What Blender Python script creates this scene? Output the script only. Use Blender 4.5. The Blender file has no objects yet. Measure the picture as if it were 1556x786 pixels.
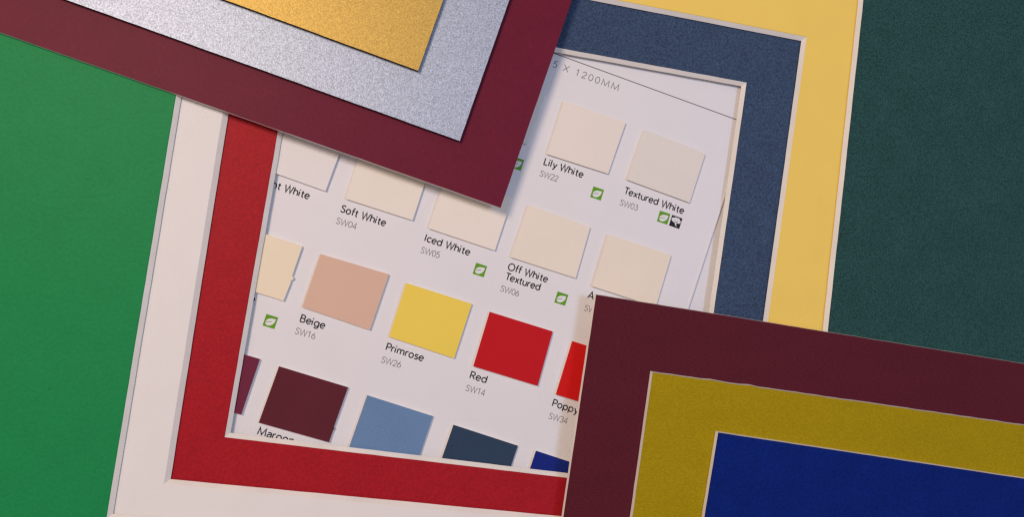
import bpy, bmesh, math, random
from mathutils import Vector, Matrix

# ------------------------------------------------------------------ scene, camera, light
# 1 Blender unit = 1 cm; lengths in the tables below are millimetres on the table top
scene = bpy.context.scene
scene.unit_settings.system = 'METRIC'
scene.unit_settings.scale_length = 0.01
MM = 0.1
random.seed(7)

cam_d = bpy.data.cameras.new("camera")
cam = bpy.data.objects.new("camera", cam_d)
scene.collection.objects.link(cam)
scene.camera = cam
R = Matrix(((0.9916978085, 0.0, 0.1285902662),
            (-0.0047448109, 0.9993190119, 0.0365923383),
            (-0.1285026978, -0.0368986782, 0.9910224741)))
cam.matrix_world = Matrix.Translation(Vector((-28.9357, -8.3087, 223.1544)) * MM) @ R.transposed().to_4x4()
cam_d.sensor_fit = 'HORIZONTAL'
cam_d.sensor_width = 36.0
cam_d.lens = 36.0 * 1147.74 / 1556.0
cam_d.clip_start = 0.5
cam_d.clip_end = 1000.0

world = bpy.data.worlds.new("World")
scene.world = world
world.use_nodes = True
bg = world.node_tree.nodes["Background"]
bg.inputs["Color"].default_value = (1.0, 0.84, 0.86, 1)      # dim even light of the room
bg.inputs["Strength"].default_value = 0.245


def area(name, loc, target, size, power, colour):
    d = bpy.data.lights.new(name, 'AREA')
    d.shape = 'DISK'
    d.size = size
    d.energy = power
    d.color = colour
    o = bpy.data.objects.new(name, d)
    scene.collection.objects.link(o)
    o.location = loc
    o.rotation_euler = (Vector(target) - Vector(loc)).to_track_quat('-Z', 'Y').to_euler()
    return o


# a warm room lamp to the left and a cooler, window-side lamp to the right
area("warm_lamp", (-36, 26, 71), (0, 0, 0), 25, 39600, (1.0, 0.765, 0.585))
area("cool_lamp", (46, 4, 80), (0, 0, 0), 21, 21600, (0.42, 0.62, 0.96))

scene.view_settings.view_transform = 'Standard'
scene.view_settings.look = 'None'
scene.view_settings.exposure = 0.0
scene.view_settings.gamma = 1.0
scene.view_settings.use_curve_mapping = False
scene.cycles.filter_width = 1.35
scene.cycles.max_bounces = 6


# ------------------------------------------------------------------ helpers
def tag(o, label=None, cat=None, group=None, kind=None):
    for k, v in (("label", label), ("category", cat), ("group", group), ("kind", kind)):
        if v:
            o[k] = v
    return o


def link(name, bm, mats, parent=None):
    me = bpy.data.meshes.new(name)
    bm.normal_update()
    bm.to_mesh(me)
    bm.free()
    for m in (mats if isinstance(mats, (list, tuple)) else [mats]):
        me.materials.append(m)
    o = bpy.data.objects.new(name, me)
    scene.collection.objects.link(o)
    if parent:
        o.parent = parent
    return o


def empty(name, loc):
    o = bpy.data.objects.new(name, None)
    o.empty_display_size = 1.0
    o.location = loc
    scene.collection.objects.link(o)
    return o


def loft(bm, low, high, side_mat=0, top_mat=0):
    """closed slab between two outlines with the same number of points (counter-clockwise)"""
    a = [bm.verts.new(v) for v in low]
    b = [bm.verts.new(v) for v in high]
    n = len(a)
    f = bm.faces.new(b)
    f.material_index = top_mat
    f = bm.faces.new(list(reversed(a)))
    f.material_index = side_mat
    for i in range(n):
        j = (i + 1) % n
        f = bm.faces.new((a[i], a[j], b[j], b[i]))
        f.material_index = side_mat


def v2(x, y):
    return Vector((x, y))


# ------------------------------------------------------------------ materials
def mat_new(name):
    m = bpy.data.materials.new(name)
    m.use_nodes = True
    nt = m.node_tree
    return m, nt, nt.nodes["Principled BSDF"]


def paper(name, col, rough=0.75, spec=0.12, grain=28.0, grain_amt=0.10, blotch=0.05, bump=0.0010,
          bump_scale=22.0, fibre=0.0, metallic=0.0, detail=3.0, warp=(1, 1, 1), speck=0.0):
    """printed or dyed paper: fine grain and faint broad blotches in the dye, a tooth in the surface"""
    m, nt, b = mat_new(name)
    N, Lk = nt.nodes, nt.links
    tc = N.new("ShaderNodeTexCoord")
    mp = N.new("ShaderNodeMapping")
    mp.inputs["Scale"].default_value = warp
    Lk.new(tc.outputs["Object"], mp.inputs["Vector"])

    def noise(scale, det, rgh=0.55):
        n = N.new("ShaderNodeTexNoise")
        n.inputs["Scale"].default_value = scale
        n.inputs["Detail"].default_value = det
        n.inputs["Roughness"].default_value = rgh
        Lk.new(mp.outputs["Vector"], n.inputs["Vector"])
        return n

    def ramp(src, lo, hi, amt):
        r = N.new("ShaderNodeMapRange")
        r.inputs["From Min"].default_value = lo
        r.inputs["From Max"].default_value = hi
        r.inputs["To Min"].default_value = 1 - amt
        r.inputs["To Max"].default_value = 1 + amt
        Lk.new(src, r.inputs["Value"])
        return r.outputs["Result"]

    g = noise(grain, detail)
    bl = noise(0.9, 4.0)
    mul = N.new("ShaderNodeMath")
    mul.operation = 'MULTIPLY'
    Lk.new(ramp(g.outputs["Fac"], 0.32, 0.68, grain_amt), mul.inputs[0])
    Lk.new(ramp(bl.outputs["Fac"], 0.3, 0.7, blotch), mul.inputs[1])
    fac = mul.outputs[0]
    if fibre:
        # short curled fibres lying in the sheet: thin level lines of a stretched, distorted noise
        f = noise(1.5, 3.0)
        f.inputs["Distortion"].default_value = 1.8
        pp = N.new("ShaderNodeMath")
        pp.operation = 'PINGPONG'
        pp.inputs[1].default_value = 0.1
        Lk.new(f.outputs["Fac"], pp.inputs[0])
        th = N.new("ShaderNodeMapRange")
        th.inputs["From Min"].default_value = 0.088
        th.inputs["From Max"].default_value = 0.1
        th.inputs["To Min"].default_value = 0.0
        th.inputs["To Max"].default_value = 1.0
        Lk.new(pp.outputs[0], th.inputs["Value"])
        br = noise(3.0, 1.0)
        bb = N.new("ShaderNodeMapRange")
        bb.inputs["From Min"].default_value = 0.55
        bb.inputs["From Max"].default_value = 0.65
        Lk.new(br.outputs["Fac"], bb.inputs["Value"])
        ml = N.new("ShaderNodeMath")
        ml.operation = 'MULTIPLY'
        Lk.new(th.outputs["Result"], ml.inputs[0])
        Lk.new(bb.outputs["Result"], ml.inputs[1])
        ma = N.new("ShaderNodeMath")
        ma.operation = 'MULTIPLY_ADD'
        ma.inputs[1].default_value = fibre
        Lk.new(ml.outputs[0], ma.inputs[0])
        Lk.new(fac, ma.inputs[2])
        fac = ma.outputs[0]
    if speck:
        s = noise(9.0, 2.0, 0.6)
        sr = N.new("ShaderNodeMapRange")
        sr.inputs["From Min"].default_value = 0.70
        sr.inputs["From Max"].default_value = 0.78
        sr.inputs["To Max"].default_value = -speck
        Lk.new(s.outputs["Fac"], sr.inputs["Value"])
        ad = N.new("ShaderNodeMath")
        Lk.new(fac, ad.inputs[0])
        Lk.new(sr.outputs["Result"], ad.inputs[1])
        fac = ad.outputs[0]
    vm = N.new("ShaderNodeVectorMath")
    vm.operation = 'SCALE'
    vm.inputs[0].default_value = col
    Lk.new(fac, vm.inputs["Scale"])
    Lk.new(vm.outputs["Vector"], b.inputs["Base Color"])
    b.inputs["Roughness"].default_value = rough
    b.inputs["Specular IOR Level"].default_value = spec
    b.inputs["Metallic"].default_value = metallic
    if bump:
        bn = noise(bump_scale, detail)
        bp = N.new("ShaderNodeBump")
        bp.inputs["Strength"].default_value = 1.0
        bp.inputs["Distance"].default_value = bump
        Lk.new(bn.outputs["Fac"], bp.inputs["Height"])
        Lk.new(bp.outputs["Normal"], b.inputs["Normal"])
    return m


def metallic_paper(name, col, flake=30.0, bump=0.006, rough=0.42, grain_amt=0.16, diffuse=0.3):
    """foil-flake card: tiny flakes tilted every way"""
    m, nt, b = mat_new(name)
    N, Lk = nt.nodes, nt.links
    tc = N.new("ShaderNodeTexCoord")
    n1 = N.new("ShaderNodeTexNoise")
    n1.inputs["Scale"].default_value = flake
    n1.inputs["Detail"].default_value = 3.0
    n1.inputs["Roughness"].default_value = 0.65
    Lk.new(tc.outputs["Object"], n1.inputs["Vector"])
    r = N.new("ShaderNodeMapRange")
    r.inputs["From Min"].default_value = 0.3
    r.inputs["From Max"].default_value = 0.7
    r.inputs["To Min"].default_value = 1 - grain_amt
    r.inputs["To Max"].default_value = 1 + grain_amt
    Lk.new(n1.outputs["Fac"], r.inputs["Value"])
    vm = N.new("ShaderNodeVectorMath")
    vm.operation = 'SCALE'
    vm.inputs[0].default_value = col
    Lk.new(r.outputs["Result"], vm.inputs["Scale"])
    Lk.new(vm.outputs["Vector"], b.inputs["Base Color"])
    b.inputs["Metallic"].default_value = 1.0 - diffuse
    b.inputs["Roughness"].default_value = rough
    n2 = N.new("ShaderNodeTexNoise")
    n2.inputs["Scale"].default_value = flake * 0.85
    n2.inputs["Detail"].default_value = 2.0
    Lk.new(tc.outputs["Object"], n2.inputs["Vector"])
    bp = N.new("ShaderNodeBump")
    bp.inputs["Distance"].default_value = bump
    Lk.new(n2.outputs["Fac"], bp.inputs["Height"])
    Lk.new(bp.outputs["Normal"], b.inputs["Normal"])
    return m


CORE = paper("white_board_core", (0.82, 0.795, 0.75), rough=0.85, spec=0.2, grain=40, grain_amt=0.05, bump=0.0012, bump_scale=35)
CORE_CARD = paper("swatch_card_core", (0.80, 0.77, 0.73), rough=0.85, spec=0.2, grain=40, grain_amt=0.06, bump=0.001)
PAGE = paper("chart_page_white", (0.80, 0.80, 0.83), rough=0.5, spec=0.35, grain=30, grain_amt=0.008, blotch=0.012, bump=0.0002, speck=0.06)
INK = paper("black_print", (0.018, 0.018, 0.022), rough=0.6, grain_amt=0.1, bump=0)
INK_GREY = paper("grey_print", (0.21, 0.20, 0.22), rough=0.6, grain_amt=0.1, bump=0)
INK_HEAD = paper("dark_grey_print", (0.24, 0.24, 0.26), rough=0.6, grain_amt=0.1, bump=0)
INK_RULE = paper("rule_print", (0.12, 0.12, 0.14), rough=0.6, grain_amt=0.1, bump=0)
INK_GREEN = paper("green_print", (0.13, 0.36, 0.02), rough=0.5, grain_amt=0.08, bump=0)

# ------------------------------------------------------------------ setting: the table under everything
bm = bmesh.new()
loft(bm, [(-40, -30, -2.2), (40, -30, -2.2), (40, 30, -2.2), (-40, 30, -2.2)],
     [(-40, -30, -0.11), (40, -30, -0.11), (40, 30, -0.11), (-40, 30, -0.11)])
tag(link("table", bm, paper("table_top", (0.42, 0.33, 0.26), rough=0.5, warp=(1, 8, 1))), kind="structure")

# ------------------------------------------------------------------ mat boards with a window: L-shaped corner samples
T = 1.02         # board thickness (a board here never lies dead flat on the next one)
BEVEL = 1.34     # how far the slanting window cut runs in under the face
FACE = 0.13      # coloured facing paper


def wobble(p, q, step=4.0, amp=0.035):
    """points from p (included) to q (excluded), with the small waver of a hand-held cutter"""
    d = q - p
    n = max(1, int(d.length / step))
    nrm = Vector((-d.y, d.x)).normalized()
    pts = [p]
    for i in range(1, n):
        pts.append(p + d * (i / n) + nrm * random.uniform(-amp, amp))
    return pts


def window_mat(label, c, dv, dh, z_top, sgn, len_v, len_h, out_v, out_h, face_mat):
    """sgn +1: window lies up and right of the inner corner; -1: down and left of it"""
    c, dv, dh = Vector(c), Vector(dv) * sgn, Vector(dh) * sgn
    z0 = z_top - T
    root = empty("mat_board", (c.x * MM, c.y * MM, z0 * MM))
    tag(root, label, "mat board")
    V, H = c + dv * len_v, c + dh * len_h
    inner = wobble(V, c) + wobble(c, H) + [H]
    k_c = len(wobble(V, c))
    # wobble() is random: fix the inner line once and slide it for every level
    n_v = k_c
    outer = [H - dv * out_h, c - dv * out_h - dh * out_v, V - dh * out_v]

    def level(drop):
        pts = []
        for i, p in enumerate(inner):
            s = Vector((0, 0))
            if i <= n_v:
                s += dh * drop
            if i >= n_v:
                s += dv * drop
            pts.append(p + s)
        return pts + outer

    def lift(pts, z):
        return [((p.x - c.x) * MM, (p.y - c.y) * MM, (z - z0) * MM) for p in pts]
    # point order: V -> corner -> H -> outer back to V.  Counter-clockwise for both signs
    core, face = bmesh.new(), bmesh.new()
    lo, mid, hi = lift(level(BEVEL), z0), lift(level(FACE * BEVEL / T), z_top - FACE), lift(level(0.0), z_top)
    area2 = sum(hi[i][0] * hi[(i + 1) % len(hi)][1] - hi[(i + 1) % len(hi)][0] * hi[i][1] for i in range(len(hi)))
    if area2 < 0:
        lo, mid, hi = lo[::-1], mid[::-1], hi[::-1]
    loft(core, lo, mid)
    mid2 = [(p[0], p[1], p[2] + 0.0004) for p in mid]
    loft(face, mid2, hi)
    link("core", core, CORE, root)
    link("face_paper", face, face_mat, root)
    return root


M_RED = paper("red_paper", (0.385, 0.011, 0.020), rough=0.5, spec=0.11, grain=16, grain_amt=0.14, blotch=0.04, bump=0.005, bump_scale=13, fibre=0.12)
M_WHITE = paper("white_paper", (0.84, 0.824, 0.81), rough=0.75, spec=0.15, grain=25, grain_amt=0.012, blotch=0.015, bump=0.0003, speck=0.04)
M_GREEN = paper("green_paper", (0.012, 0.258, 0.078), rough=0.5, spec=0.11, grain=12, grain_amt=0.06, blotch=0.03, bump=0.009, bump_scale=8, speck=0.3)
M_NAVY = paper("navy_paper", (0.043, 0.076, 0.145), rough=0.75, spec=0.15, grain=25, grain_amt=0.44, blotch=0.05, bump=0.0012, bump_scale=24, speck=-0.18)
M_YELLOW = paper("yellow_paper", (0.94, 0.68, 0.15), rough=0.75, spec=0.15, grain=25, grain_amt=0.010, blotch=0.015, bump=0.0003)
M_DGREEN = paper("dark_green_paper", (0.020, 0.072, 0.068), rough=0.75, spec=0.16, grain=27, grain_amt=0.58, blotch=0.07, bump=0.0012, bump_scale=26, speck=-0.35)

window_mat("bright green mat board with a window cut, outermost board on the left",
           (-110.9, -71.1), (0.13765, 0.99048), (0.99149, -0.1302), 5.26, 1, 150, 150, 60, 45, M_GREEN)
window_mat("white mat board strip between the bright green and red boards",
           (-96.63, -62.58), (0.13578, 0.99074), (0.99149, -0.1302), 3.84, 1, 150, 138, 40, 35, M_WHITE)
window_mat("red mat board framing the left and bottom of the colour chart",
           (-81.3, -50.55), (0.15407, 0.98806), (0.98922, -0.14643), 2.42, 1, 145, 120, 40, 35, M_RED)
window_mat("dark bottle green mat board outside the pale yellow one, on the right",
           (111.92, 90.1), (0.13021, 0.99149), (0.98993, -0.14153), 5.26, -1, 165, 150, 80, 40, M_DGREEN)
window_mat("pale yellow mat board between the navy and bottle green boards",
           (92.56, 69.79), (0.15525, 0.98788), (0.98993, -0.14153), 3.84, -1, 130, 132, 45, 45, M_YELLOW)
window_mat("navy blue mat board framing the top and right of the colour chart",
           (73.29, 55.13), (0.15815, 0.98741), (0.98995, -0.14142), 2.42, -1, 112, 115, 42, 42, M_NAVY)


# ------------------------------------------------------------------ loose boards stacked at two corners
def loose_board(label, corner, dx, dy, size, z_top, flare, face_mat, amp=0.03, burrs=(), core_mat=None):
    """rectangle from its seen corner along dx, dy; flare: how far the foot of each cut edge stands out (+) or in (-)"""
    c = Vector(corner)
    dx, dy = Vector(dx), Vector(dy)
    if dx.x * dy.y - dx.y * dy.x < 0:
        dx, dy, size, flare = dy, dx, size[::-1], flare[::-1]
    T = 1.36
    z0 = z_top - T
    root = empty("mat_board", (c.x * MM, c.y * MM, z0 * MM))
    tag(root, label, "mat board")
    A, B, Cc, D = c, c + dx * size[0], c + dx * size[0] + dy * size[1], c + dy * size[1]
    e1 = wobble(A, B, 3.0, amp)
    e2 = wobble(D, A, 3.0, amp)
    for i in burrs:                     # torn wisps of paper left standing on the cut edge
        e2[-i] = e2[-i] - dx * 0.26
    pts = e1 + [B, Cc] + e2

    def level(t):
        out = []
        n1 = len(e1)
        for i, p in enumerate(pts):
            s = Vector((0, 0))
            if i < n1 or i == n1:
                s -= dy * flare[1] * t
            if i == 0 or i >= n1 + 2:
                s -= dx * flare[0] * t
            out.append(p + s)
        return out

    def lift(ps, z):
        return [((p.x - c.x) * MM, (p.y - c.y) * MM, (z - z0) * MM) for p in ps]
    core, face = bmesh.new(), bmesh.new()
    f = FACE / T
    lo, mid, hi = lift(level(1.0), z0), lift(level(f), z_top - FACE), lift(level(0.0), z_top)
    loft(core, lo, mid)
    loft(face, [(p[0], p[1], p[2] + 0.0004) for p in mid], hi)
    link("core", core, core_mat or CORE, root)
    link("face_paper", face, face_mat, root)
    return root


M_MAROON = paper("maroon_paper", (0.148, 0.0100, 0.032), rough=0.5, spec=0.14, grain=12, grain_amt=0.07, blotch=0.05, bump=0.004, bump_scale=10, fibre=0.35)
M_DMAROON = paper("dark_maroon_paper", (0.098, 0.0125, 0.023), rough=0.7, spec=0.10, grain=22, grain_amt=0.20, blotch=0.045, bump=0.002, bump_scale=20, warp=(0.45, 1.5, 1), speck=-0.12)
M_BLUE = paper("royal_blue_paper", (0.003, 0.0175, 0.172), rough=0.7, spec=0.07, grain=20, grain_amt=0.24, blotch=0.08, bump=0.002, bump_scale=20, fibre=0.35, speck=-0.15)
M_OLIVE = paper("antique_gold_paper", (0.38, 0.275, 0.005), rough=0.7, spec=0.07, grain=24, grain_amt=0.15, blotch=0.035, bump=0.0015, bump_scale=22, warp=(0.55, 1.4, 1), speck=-0.22)
CORE_DARK = paper("black_board_core", (0.022, 0.015, 0.014), rough=0.9, spec=0.1, grain=40, grain_amt=0.1, bump=0.001)
M_SILVER = metallic_paper("silver_flake_paper", (0.41, 0.475, 0.60), flake=27, rough=0.55, grain_amt=0.42, bump=0.004)
M_GOLD = metallic_paper("gold_flake_paper", (0.56, 0.39, 0.105), flake=27, grain_amt=0.30, rough=0.55, bump=0.003)

loose_board("wine red mat board, bottom of the pile under the silver board",
            (-4.19, 14.44), (-0.94771, 0.31914), (0.32326, 0.94631), (200, 120), 6.68, (0.06, 0.06), M_MAROON)
loose_board("silver metallic mat board lying between the gold and wine red boards",
            (-16.16, 33.33), (-0.94762, 0.3194), (0.32461, 0.94585), (180, 100), 8.26, (-0.05, -0.05), M_SILVER, core_mat=CORE_DARK)
loose_board("gold metallic mat board on top of the silver board",
            (-28.07, 52.8), (-0.94778, 0.31891), (0.32058, 0.94722), (150, 80), 9.82, (-0.05, -0.05), M_GOLD, core_mat=CORE_DARK)
loose_board("dark maroon mat board, bottom of the pile under the olive gold board",
            (24.03, -10.76), (0.98751, -0.15758), (-0.15294, -0.98824), (190, 120), 6.68, (0.3, 0.15), M_DMAROON)
loose_board("olive gold mat board lying between the royal blue and dark maroon boards",
            (40.57, -33.55), (0.98852, -0.15106), (-0.15036, -0.98863), (170, 95), 8.10, (0.42, 0.24), M_OLIVE, 0.07, (6, 10))
loose_board("royal blue mat board on top of the olive gold board",
            (59.81, -51.27), (0.9861, -0.16615), (-0.17946, -0.98376), (150, 75), 9.52, (0.36, 0.22), M_BLUE)

# ------------------------------------------------------------------ the colour chart
AX = math.radians(-19.316)
UX, UY = Vector((math.cos(AX), math.sin(AX))), Vector((-math.sin(AX), math.cos(AX)))
chart = empty("colour_chart", (0, 0, -0.06))
tag(chart, "white printed colour chart with glued card swatches, their names and codes", "colour chart")
CZ = 0.06        # parts are placed in the chart's own space, page surface at z = 0.06 there


def st(s, t, z):
    p = UX * s + UY * t
    return (p.x * MM, p.y * MM, CZ + z * MM)


# page: its right edge is a soft fold
bm = bmesh.new()
s_edge = 56.6
prof = [(-122.0, -0.25), (s_edge - 0.25, -0.25), (s_edge + 0.02, -0.12), (s_edge - 0.04, 0.02), (s_edge - 0.28, 0.12), (s_edge - 0.55, 0.12), (s_edge - 0.85, 0.04), (s_edge - 1.2, 0.0), (-122.0, 0.0)]
a = [bm.verts.new(st(s, -110, z)) for s, z in prof]
b = [bm.verts.new(st(s, 105, z)) for s, z in prof]
bm.faces.new(a)
bm.faces.new(list(reversed(b)))
for i in range(len(prof)):
    j = (i + 1) % len(prof)
    bm.faces.new((a[i], b[i], b[j], a[j]))
bmesh.ops.recalc_face_normals(bm, faces=bm.faces)
page = link("page", bm, PAGE, chart)
bm = bmesh.new()
loft(bm, [st(-122, -112, -1.0), st(95, -112, -1.0), st(95, 107, -1.0), st(-122, 107, -1.0)],
     [st(-122, -112, -0.75), st(95, -112, -0.75), st(95, 107, -0.75), st(-122, 107, -0.75)])
link("back_page", bm, PAGE, chart)

# swatches (corner order: top left, top right, bottom right, bottom left), mm
SW = [
    ("white", (0.80, 0.78, 0.76), [(-8.94, 56.06), (10.23, 50.0), (4.6, 34.17), (-14.21, 39.76)]),
    ("warm white", (0.86, 0.80, 0.73), [(15.7, 47.74), (34.87, 41.68), (29.24, 25.85), (10.43, 31.44)]),
    ("textured greyish white", (0.81, 0.775, 0.725), [(40.85, 39.62), (60.09, 32.77), (54.88, 17.41), (35.18, 24.15)]),
    ("bright white", (0.85, 0.82, 0.81), [(-68.18, 41.52), (-48.94, 34.77), (-54.41, 19.18), (-73.64, 25.92)]),
    ("soft white", (0.88, 0.825, 0.735), [(-43.74, 32.83), (-24.45, 26.75), (-29.42, 10.99), (-48.71, 17.07)]),
    ("iced white", (0.88, 0.825, 0.745), [(-19.66, 24.42), (-0.07, 17.98), (-5.24, 2.28), (-24.82, 8.72)]),
    ("textured off white", (0.87, 0.80, 0.695), [(4.82, 16.1), (23.67, 9.6), (19.17, -5.87), (-0.52, 0.35)]),
    ("pale cream", (0.87, 0.795, 0.675), [(29.15, 7.46), (48.89, 1.2), (43.89, -14.55), (24.15, -8.29)]),
    ("cream", (0.89, 0.79, 0.60), [(-80.09, 9.6), (-60.72, 3.26), (-63.5, -5.35), (-63.05, -5.75), (-63.25, -6.4), (-63.85, -6.7), (-63.9, -7.35), (-65.85, -12.46), (-85.23, -6.12)]),
    ("beige", (0.73, 0.505, 0.385), [(-55.63, 1.02), (-36.17, -4.8), (-41.52, -20.96), (-60.63, -14.25)]),
    ("primrose yellow", (0.91, 0.70, 0.115), [(-31.24, -7.28), (-12.03, -13.46), (-17.21, -29.39), (-36.06, -22.9)]),
    ("red", (0.56, 0.010, 0.018), [(-6.78, -15.8), (12.13, -21.75), (7.54, -37.85), (-11.61, -31.77)]),
    ("poppy red", (0.66, 0.010, 0.010), [(17.99, -24.64), (37.43, -30.78), (32.42, -46.62), (12.98, -40.47)]),
    ("plum", (0.165, 0.024, 0.056), [(-91.54, -22.79), (-72.09, -28.91), (-77.01, -44.53), (-96.46, -38.41)]),
    ("maroon", (0.115, 0.019, 0.030), [(-66.83, -31.02), (-47.54, -37.3), (-51.45, -48.6), (-51.2, -49.0), (-51.65, -49.5), (-52.76, -52.89), (-72.24, -46.85)]),
    ("mid blue", (0.150, 0.265, 0.46), [(-42.13, -39.65), (-23.27, -46.08), (-28.6, -61.72), (-47.47, -55.29)]),
    ("dark navy", (0.030, 0.058, 0.108), [(-17.34, -48.69), (1.63, -55.28), (-3.8, -70.89), (-22.77, -64.29)]),
    ("royal blue", (0.008, 0.022, 0.22), [(7.02, -56.87), (26.26, -63.62), (20.8, -79.21), (1.56, -72.47)]),
]
for nm, col, q in SW:
    tex = nm.startswith("textured")
    dark = max(col) < 0.5
    m = paper(nm.replace(" ", "_") + "_card", col, rough=0.75, spec=0.15, grain=20 if tex else 26,
              grain_amt=0.03 if tex else (0.12 if dark else 0.018), blotch=0.012 if not dark else 0.04, bump=0.0012 if tex else 0.0004, speck=0.02)
    bm = bmesh.new()
    q = q[::-1]
    th = random.uniform(0.93, 1.0)
    cx, cy = sum(p[0] for p in q) / len(q), sum(p[1] for p in q) / len(q)
    low = [(cx + (x - cx) * 0.984, cy + (y - cy) * 0.982) for x, y in q]
    loft(bm, [(x * MM, y * MM, CZ + 0.0012) for x, y in low], [(x * MM, y * MM, CZ + th * MM) for x, y in q], 0, 1)
    tag(link("swatch", bm, [CORE_CARD, m], chart), label=nm + " card swatch")

# ------------------------------------------------------------------ printed lettering (stroke-built geometric sans)


def arc(cx, cy, rx, ry, a0, a1, n=14):
    return [(cx + rx * math.cos(math.radians(a0 + (a1 - a0) * i / n)), cy + ry * math.sin(math.radians(a0 + (a1 - a0) * i / n))) for i in range(n + 1)]


def smooth(pts, n=4):
    """Catmull-Rom through the points"""
    P = [pts[0]] + list(pts) + [pts[-1]]
    out = []
    for i in range(1, len(P) - 2):
        p0, p1, p2, p3 = P[i - 1], P[i], P[i + 1], P[i + 2]
        for k in range(n):
            t = k / n
            out.append(tuple(0.5 * (2 * p1[d] + (p2[d] - p0[d]) * t + (2 * p0[d] - 5 * p1[d] + 4 * p2[d] - p3[d]) * t * t
                                    + (3 * p1[d] - p0[d] - 3 * p2[d] + p3[d]) * t ** 3) for d in (0, 1)))
    out.append(tuple(pts[-1]))
    return out


XH = 0.68
BOWL = arc(0.29, XH / 2, 0.29, XH / 2, 0, 360, 24)
ESS = [(.53, .86), (.44, .96), (.29, 1.0), (.13, .95), (.06, .80), (.12, .64), (.30, .53), (.48, .42), (.55, .26), (.48, .08), (.29, 0), (.11, .04), (.0, .17)]
GL = {
    'L': (.62, [[(0, 1), (0, 0), (.5, 0)]]), 'I': (.24, [[(0, 0), (0, 1)]]), 'l': (.24, [[(0, 0), (0, 1.04)]]),
    'i': (.24, [[(0, 0), (0, XH)], [(0, .87), (0, 1.0)]]),
    'y': (.58, [[(0, XH), (.28, 0.02)], [(.54, XH), (.24, -.12), (.17, -.23), (.02, -.25)]]),
    'W': (1.26, [[(0, 1), (.29, 0), (.57, 1), (.85, 0), (1.13, 1)]]),
    'h': (.68, [[(0, 0), (0, 1.04)], arc(.26, .40, .26, .28, 180, 0) + [(.52, 0)]]),
    'n': (.68, [[(0, 0), (0, XH)], arc(.26, .40, .26, .28, 180, 0) + [(.52, 0)]]),
    'm': (1.06, [[(0, 0), (0, XH)], arc(.22, .44, .22, .24, 180, 0) + [(.44, 0)], arc(.66, .44, .22, .24, 180, 0) + [(.88, 0)]]),
    't': (.46, [[(.14, .90), (.14, .2)] + arc(.30, .17, .16, .17, 180, 285, 8), [(-.02, XH - .04), (.34, XH - .04)]]),
    'e': (.70, [[(.03, .355), (.56, .355)], arc(.29, XH / 2, .29, XH / 2, 3, 320, 24)]),
    'c': (.60, [arc(.29, XH / 2, .29, XH / 2, 45, 315, 20)]),
    'o': (.74, [BOWL]), 'd': (.74, [BOWL, [(.58, 1.04), (.58, 0)]]),
    'p': (.74, [BOWL, [(0, XH), (0, -.30)]]),
    'g': (.74, [BOWL, [(.58, XH), (.58, -.04)] + arc(.30, -.04, .28, .24, 0, -150, 12)]),
    'a': (.62, [arc(.26, .45, .22, .23, 155, 0, 10) + [(.48, 0)], smooth([(.48, .40), (.26, .40), (.08, .34), (.0, .20), (.06, .05), (.2, 0), (.36, .05), (.48, .2)])]),
    'T': (.68, [[(0, 1), (.66, 1)], [(.33, 1), (.33, 0)]]),
    'x': (.56, [[(0, XH), (.48, 0)], [(.48, XH), (0, 0)]]),
    'u': (.68, [[(0, XH), (0, .28)] + arc(.26, .28, .26, .28, 180, 360) + [(.52, XH)], [(.52, .3), (.52, 0)]]),
    'r': (.42, [[(0, 0), (0, XH)], arc(.24, .42, .24, .26, 180, 70, 8)]),
    's': (.52, [smooth([(.38, .57), (.29, .66), (.18, XH), (.05, .62), (.02, .50), (.10, .39), (.27, .32), (.39, .22), (.37, .08), (.22, 0), (.09, .02), (0, .10)])]),
    'f': (.42, [[(.12, 0), (.12, .84)] + arc(.31, .84, .19, .21, 180, 80, 8), [(-.02, XH - .04), (.34, XH - .04)]]),
    'S': (.70, [smooth(ESS)]),
    'O': (1.06, [arc(.46, .5, .46, .51, 0, 360, 30)]),
    'B': (.74, [[(0, 0), (0, 1), (.3, 1)] + arc(.30, .77, .23, .23, 90, -90, 10) + [(.02, .54)], [(.30, .54)] + arc(.32, .27, .27, .27, 90, -90, 10) + [(0, 0)]]),
    'P': (.66, [[(0, 0), (0, 1), (.28, 1)] + arc(.28, .73, .27, .27, 90, -90, 10) + [(.02, .46)]]),
    'R': (.70, [[(0, 0), (0, 1), (.28, 1)] + arc(.28, .74, .25, .26, 90, -90, 10) + [(.02, .48)], [(.26, .46), (.58, 0)]]),
    'M': (1.10, [[(0, 0), (.08, 1), (.47, .08), (.86, 1), (.94, 0)]]),
    'A': (.82, [[(0, 0), (.37, 1), (.74, 0)], [(.12, .32), (.62, .32)]]),
    'X': (.82, [[(0, 1), (.62, 0)], [(.62, 1), (0, 0)]]),
    ' ': (.34, []),
    '0': (.68, [arc(.27, .5, .27, .5, 0, 360, 24)]),
    '1': (.68, [[(.08, .80), (.30, 1), (.30, 0)]]),
    '2': (.68, [arc(.27, .74, .25, .26, 165, -25, 12) + [(.02, 0), (.55, 0)]]),
    '3': (.68, [arc(.25, .76, .22, .24, 150, -90, 12), arc(.25, .26, .27, .26, 90, -150, 14)]),
    '4': (.68, [[(.42, 0), (.42, 1), (0, .26), (.56, .26)]]),
    '5': (.68, [[(.50, 1), (.12, 1), (.07, .55)] + arc(.26, .32, .27, .32, 110, -150, 16)]),
    '6': (.68, [[(.38, 1), (.08, .50)] + arc(.28, .30, .27, .30, 150, 510, 22)]),
}


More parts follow.
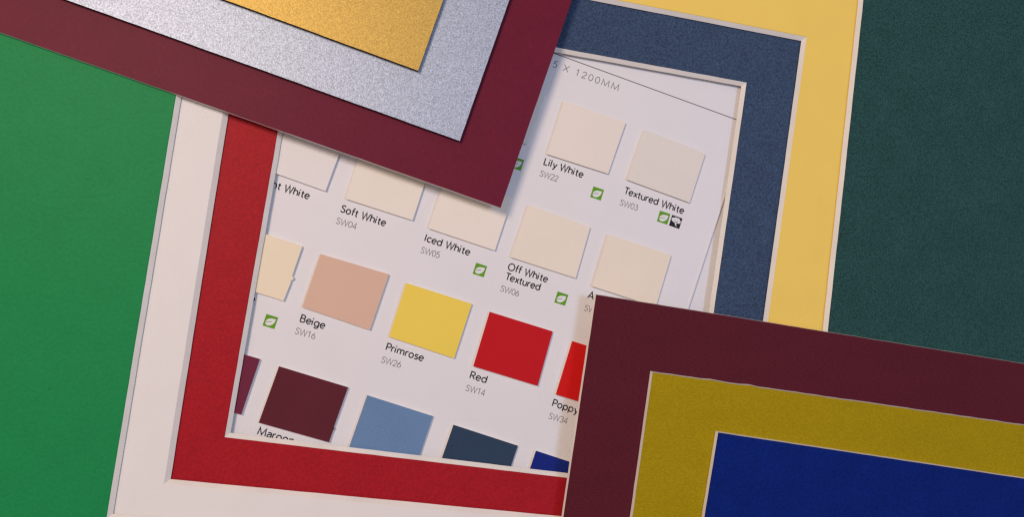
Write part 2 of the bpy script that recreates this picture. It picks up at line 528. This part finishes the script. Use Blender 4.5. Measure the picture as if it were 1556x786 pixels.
def stroke(bm, pts, hw, z):
    """flat mitred ribbon along a polyline"""
    pts = [Vector(p) for p in pts]
    keep = [pts[0]]
    for p in pts[1:]:
        if (p - keep[-1]).length > 1e-5:
            keep.append(p)
    pts = keep
    closed = len(pts) > 3 and (pts[0] - pts[-1]).length < 1e-3
    if closed:
        pts = pts[:-1]
    n = len(pts)
    L, Rr = [], []
    for i in range(n):
        if closed:
            p, q = pts[i - 1], pts[(i + 1) % n]
        else:
            p, q = pts[max(i - 1, 0)], pts[min(i + 1, n - 1)]
        d1 = (pts[i] - p) if (pts[i] - p).length > 0 else (q - pts[i])
        d2 = (q - pts[i]) if (q - pts[i]).length > 0 else d1
        d1, d2 = d1.normalized(), d2.normalized()
        n1, n2 = Vector((-d1.y, d1.x)), Vector((-d2.y, d2.x))
        m = n1 + n2
        if m.length < 1e-4:
            m = n1.copy()
        m.normalize()
        k = hw / max(0.38, m.dot(n1))
        L.append(bm.verts.new((pts[i].x + m.x * k, pts[i].y + m.y * k, z)))
        Rr.append(bm.verts.new((pts[i].x - m.x * k, pts[i].y - m.y * k, z)))
    for i in range(n if closed else n - 1):
        j = (i + 1) % n
        bm.faces.new((Rr[i], Rr[j], L[j], L[i]))


def lettering(name, text, pos, length, ang, cap, weight, mat, track=0.0, label=None):
    bm = bmesh.new()
    # natural width, then squeezed or stretched to the printed length
    w = sum(GL[ch][0] + track for ch in text) - track
    last = GL[text[-1]]
    ext = max((p[0] for s in last[1] for p in s), default=last[0])
    w += ext - last[0]
    kx = length / (w * cap) if length else 1.0
    hw = weight / 2
    z, x0 = 0.0, 0.0
    for ch in text:
        adv, strokes = GL[ch]
        for s in strokes:
            z += 0.00012
            wd = hw * 1.25 if (ch == 'i' and s[0][1] > 0.8) else hw
            stroke(bm, [((x0 + p[0]) * cap * kx * MM, p[1] * cap * MM) for p in s], wd * MM, z)
        x0 += adv + track
    o = link(name, bm, mat, chart)
    o.location = (pos[0] * MM, pos[1] * MM, CZ + 0.0016)
    o.rotation_euler = (0, 0, math.radians(ang))
    tag(o, label=label)
    return o


TEXT = [
    ('Lily White', (9.65, 28.45), 12.40), ('SW22', (8.32, 24.98), 5.65),
    ('Textured White', (34.36, 20.08), 19.63), ('SW03', (33.02, 16.52), 5.66),
    ('ht White', (-69.54, 20.2), 10.73), ('Soft White', (-50.21, 13.41), 13.34), ('SW04', (-51.51, 10.02), 5.91),
    ('Iced White', (-25.89, 5.08), 13.69), ('SW05', (-27.14, 1.67), 5.61),
    ('Off White', (-1.3, -3.3), 12.37), ('Textured', (-2.11, -6.18), 10.75), ('SW06', (-3.57, -9.66), 5.65),
    ('Beige', (-61.32, -18.37), 7.06), ('SW16', (-62.72, -21.8), 5.72),
    ('Primrose', (-36.96, -26.77), 11.13), ('SW26', (-38.35, -30.33), 5.73),
    ('Red', (-12.52, -35.31), 4.87), ('SW14', (-13.83, -38.93), 5.75),
    ('Poppy', (12.08, -43.98), 8.04), ('SW34', (10.9, -47.68), 5.79),
    ('Maroon', (-72.72, -50.21), 10.2), ('A', (22.97, -11.74), 1.75), ('SW', (21.86, -15.56), 3.3),
    ('e', (-75.45, -12.6), 1.35),
]
for t, p, ln in TEXT:
    code = t.startswith("SW")
    lettering("printed_code" if code else "printed_name", t, p, ln, -18.0 if not code else -17.2,
              1.72 if code else 2.0, 0.20 if code else 0.35, INK_GREY if code else INK, 0.0 if code else 0.07,
              label=("grey printed code " if code else "black printed name ") + t)
for t, x, y, ln in (("5", 12.4, 58.33, 1.1), ("X", 15.57, 57.29, 1.6), ("1200MM", 19.25, 56.06, 14.1)):
    lettering("printed_size", t, (x, y), ln, -18.4, 1.95, 0.24, INK_HEAD, track=0.22, label="grey printed size " + t)

bm = bmesh.new()
p0, p1 = Vector((-20.0, 73.1)), Vector((71.6, 43.5))
d = (p1 - p0).normalized()
n = Vector((-d.y, d.x)) * 0.13
bm.faces.new([bm.verts.new((p.x * MM, p.y * MM, CZ + 0.0014)) for p in (p0 - n, p1 - n, p1 + n, p0 + n)])
link("printed_rule", bm, INK_RULE, chart)

LEAF = smooth([(.37, .30), (.06, .27), (-.15, .21), (-.30, .09), (-.37, -.06), (-.38, -.2), (-.30, -.31), (-.18, -.36), (-.04, -.36), (.10, -.30), (.23, -.19), (.33, -.02), (.365, .15), (.37, .30)], 3)[:-1]


def flat(bm, pts, z):
    vs = [bm.verts.new((x, y, z)) for x, y in pts]
    f = bm.faces.new(vs)
    f.normal_update()
    if f.normal.z < 0:
        f.normal_flip()


def emblem(name, pos, side, ang, mat, label, kind):
    k = side * MM
    bm = bmesh.new()
    flat(bm, [(-.5 * k, -.5 * k), (.5 * k, -.5 * k), (.5 * k, .5 * k), (-.5 * k, .5 * k)], 0)
    o = link(name, bm, mat, chart)
    o.location = (pos[0] * MM, pos[1] * MM, CZ + 0.0014)
    o.rotation_euler = (0, 0, math.radians(ang))
    tag(o, label=label)
    bm = bmesh.new()
    if kind == 'leaf':
        flat(bm, [(x * k, y * k) for x, y in LEAF], 0.0006)
        link("leaf", bm, PAGE, o)
        bm = bmesh.new()
        stroke(bm, [(x * k, y * k) for x, y in smooth([(-.42, -.19), (-.2, -.07), (.10, .02)])], 0.028 * k, 0.0012)
        link("leaf_vein", bm, mat, o)
    else:
        z = 0.0006
        for cx, cy, r in ((-.27, .16, .17), (-.08, .25, .16), (.15, .24, .17), (.31, .10, .14), (.12, .06, .15), (-.10, .05, .15), (.26, .02, .10), (-.26, .08, .12)):
            z += 0.00015
            flat(bm, [(x * k, y * k) for x, y in arc(cx, cy, r, r, 0, 360, 20)[:-1]], z)
        flat(bm, [(x * k, y * k) for x, y in ((-.10, -.06), (.14, -.06), (.10, -.16), (.12, -.26), (.24, -.38), (.12, -.34), (.0, -.26), (-.02, -.16))], z + 0.00015)
        link("cotton_boll", bm, PAGE, o)
        bm = bmesh.new()
        stroke(bm, [(-.12 * k, .16 * k), (-.06 * k, -.02 * k), (.10 * k, -.05 * k), (.18 * k, .14 * k)], 0.02 * k, z + 0.0005)
        link("boll_line", bm, mat, o)


for p in ((26.05, 19.91), (46.9, 12.78), (-9.58, -3.47), (14.92, -12.0), (-69.53, -18.36), (1.51, 28.51)):
    emblem("leaf_emblem", p, 3.45, -17.8, INK_GREEN, "green square with white leaf", 'leaf')
emblem("cotton_emblem", (50.72, 11.5), 3.45, -18.4, INK, "black square with white cotton boll", 'cotton')
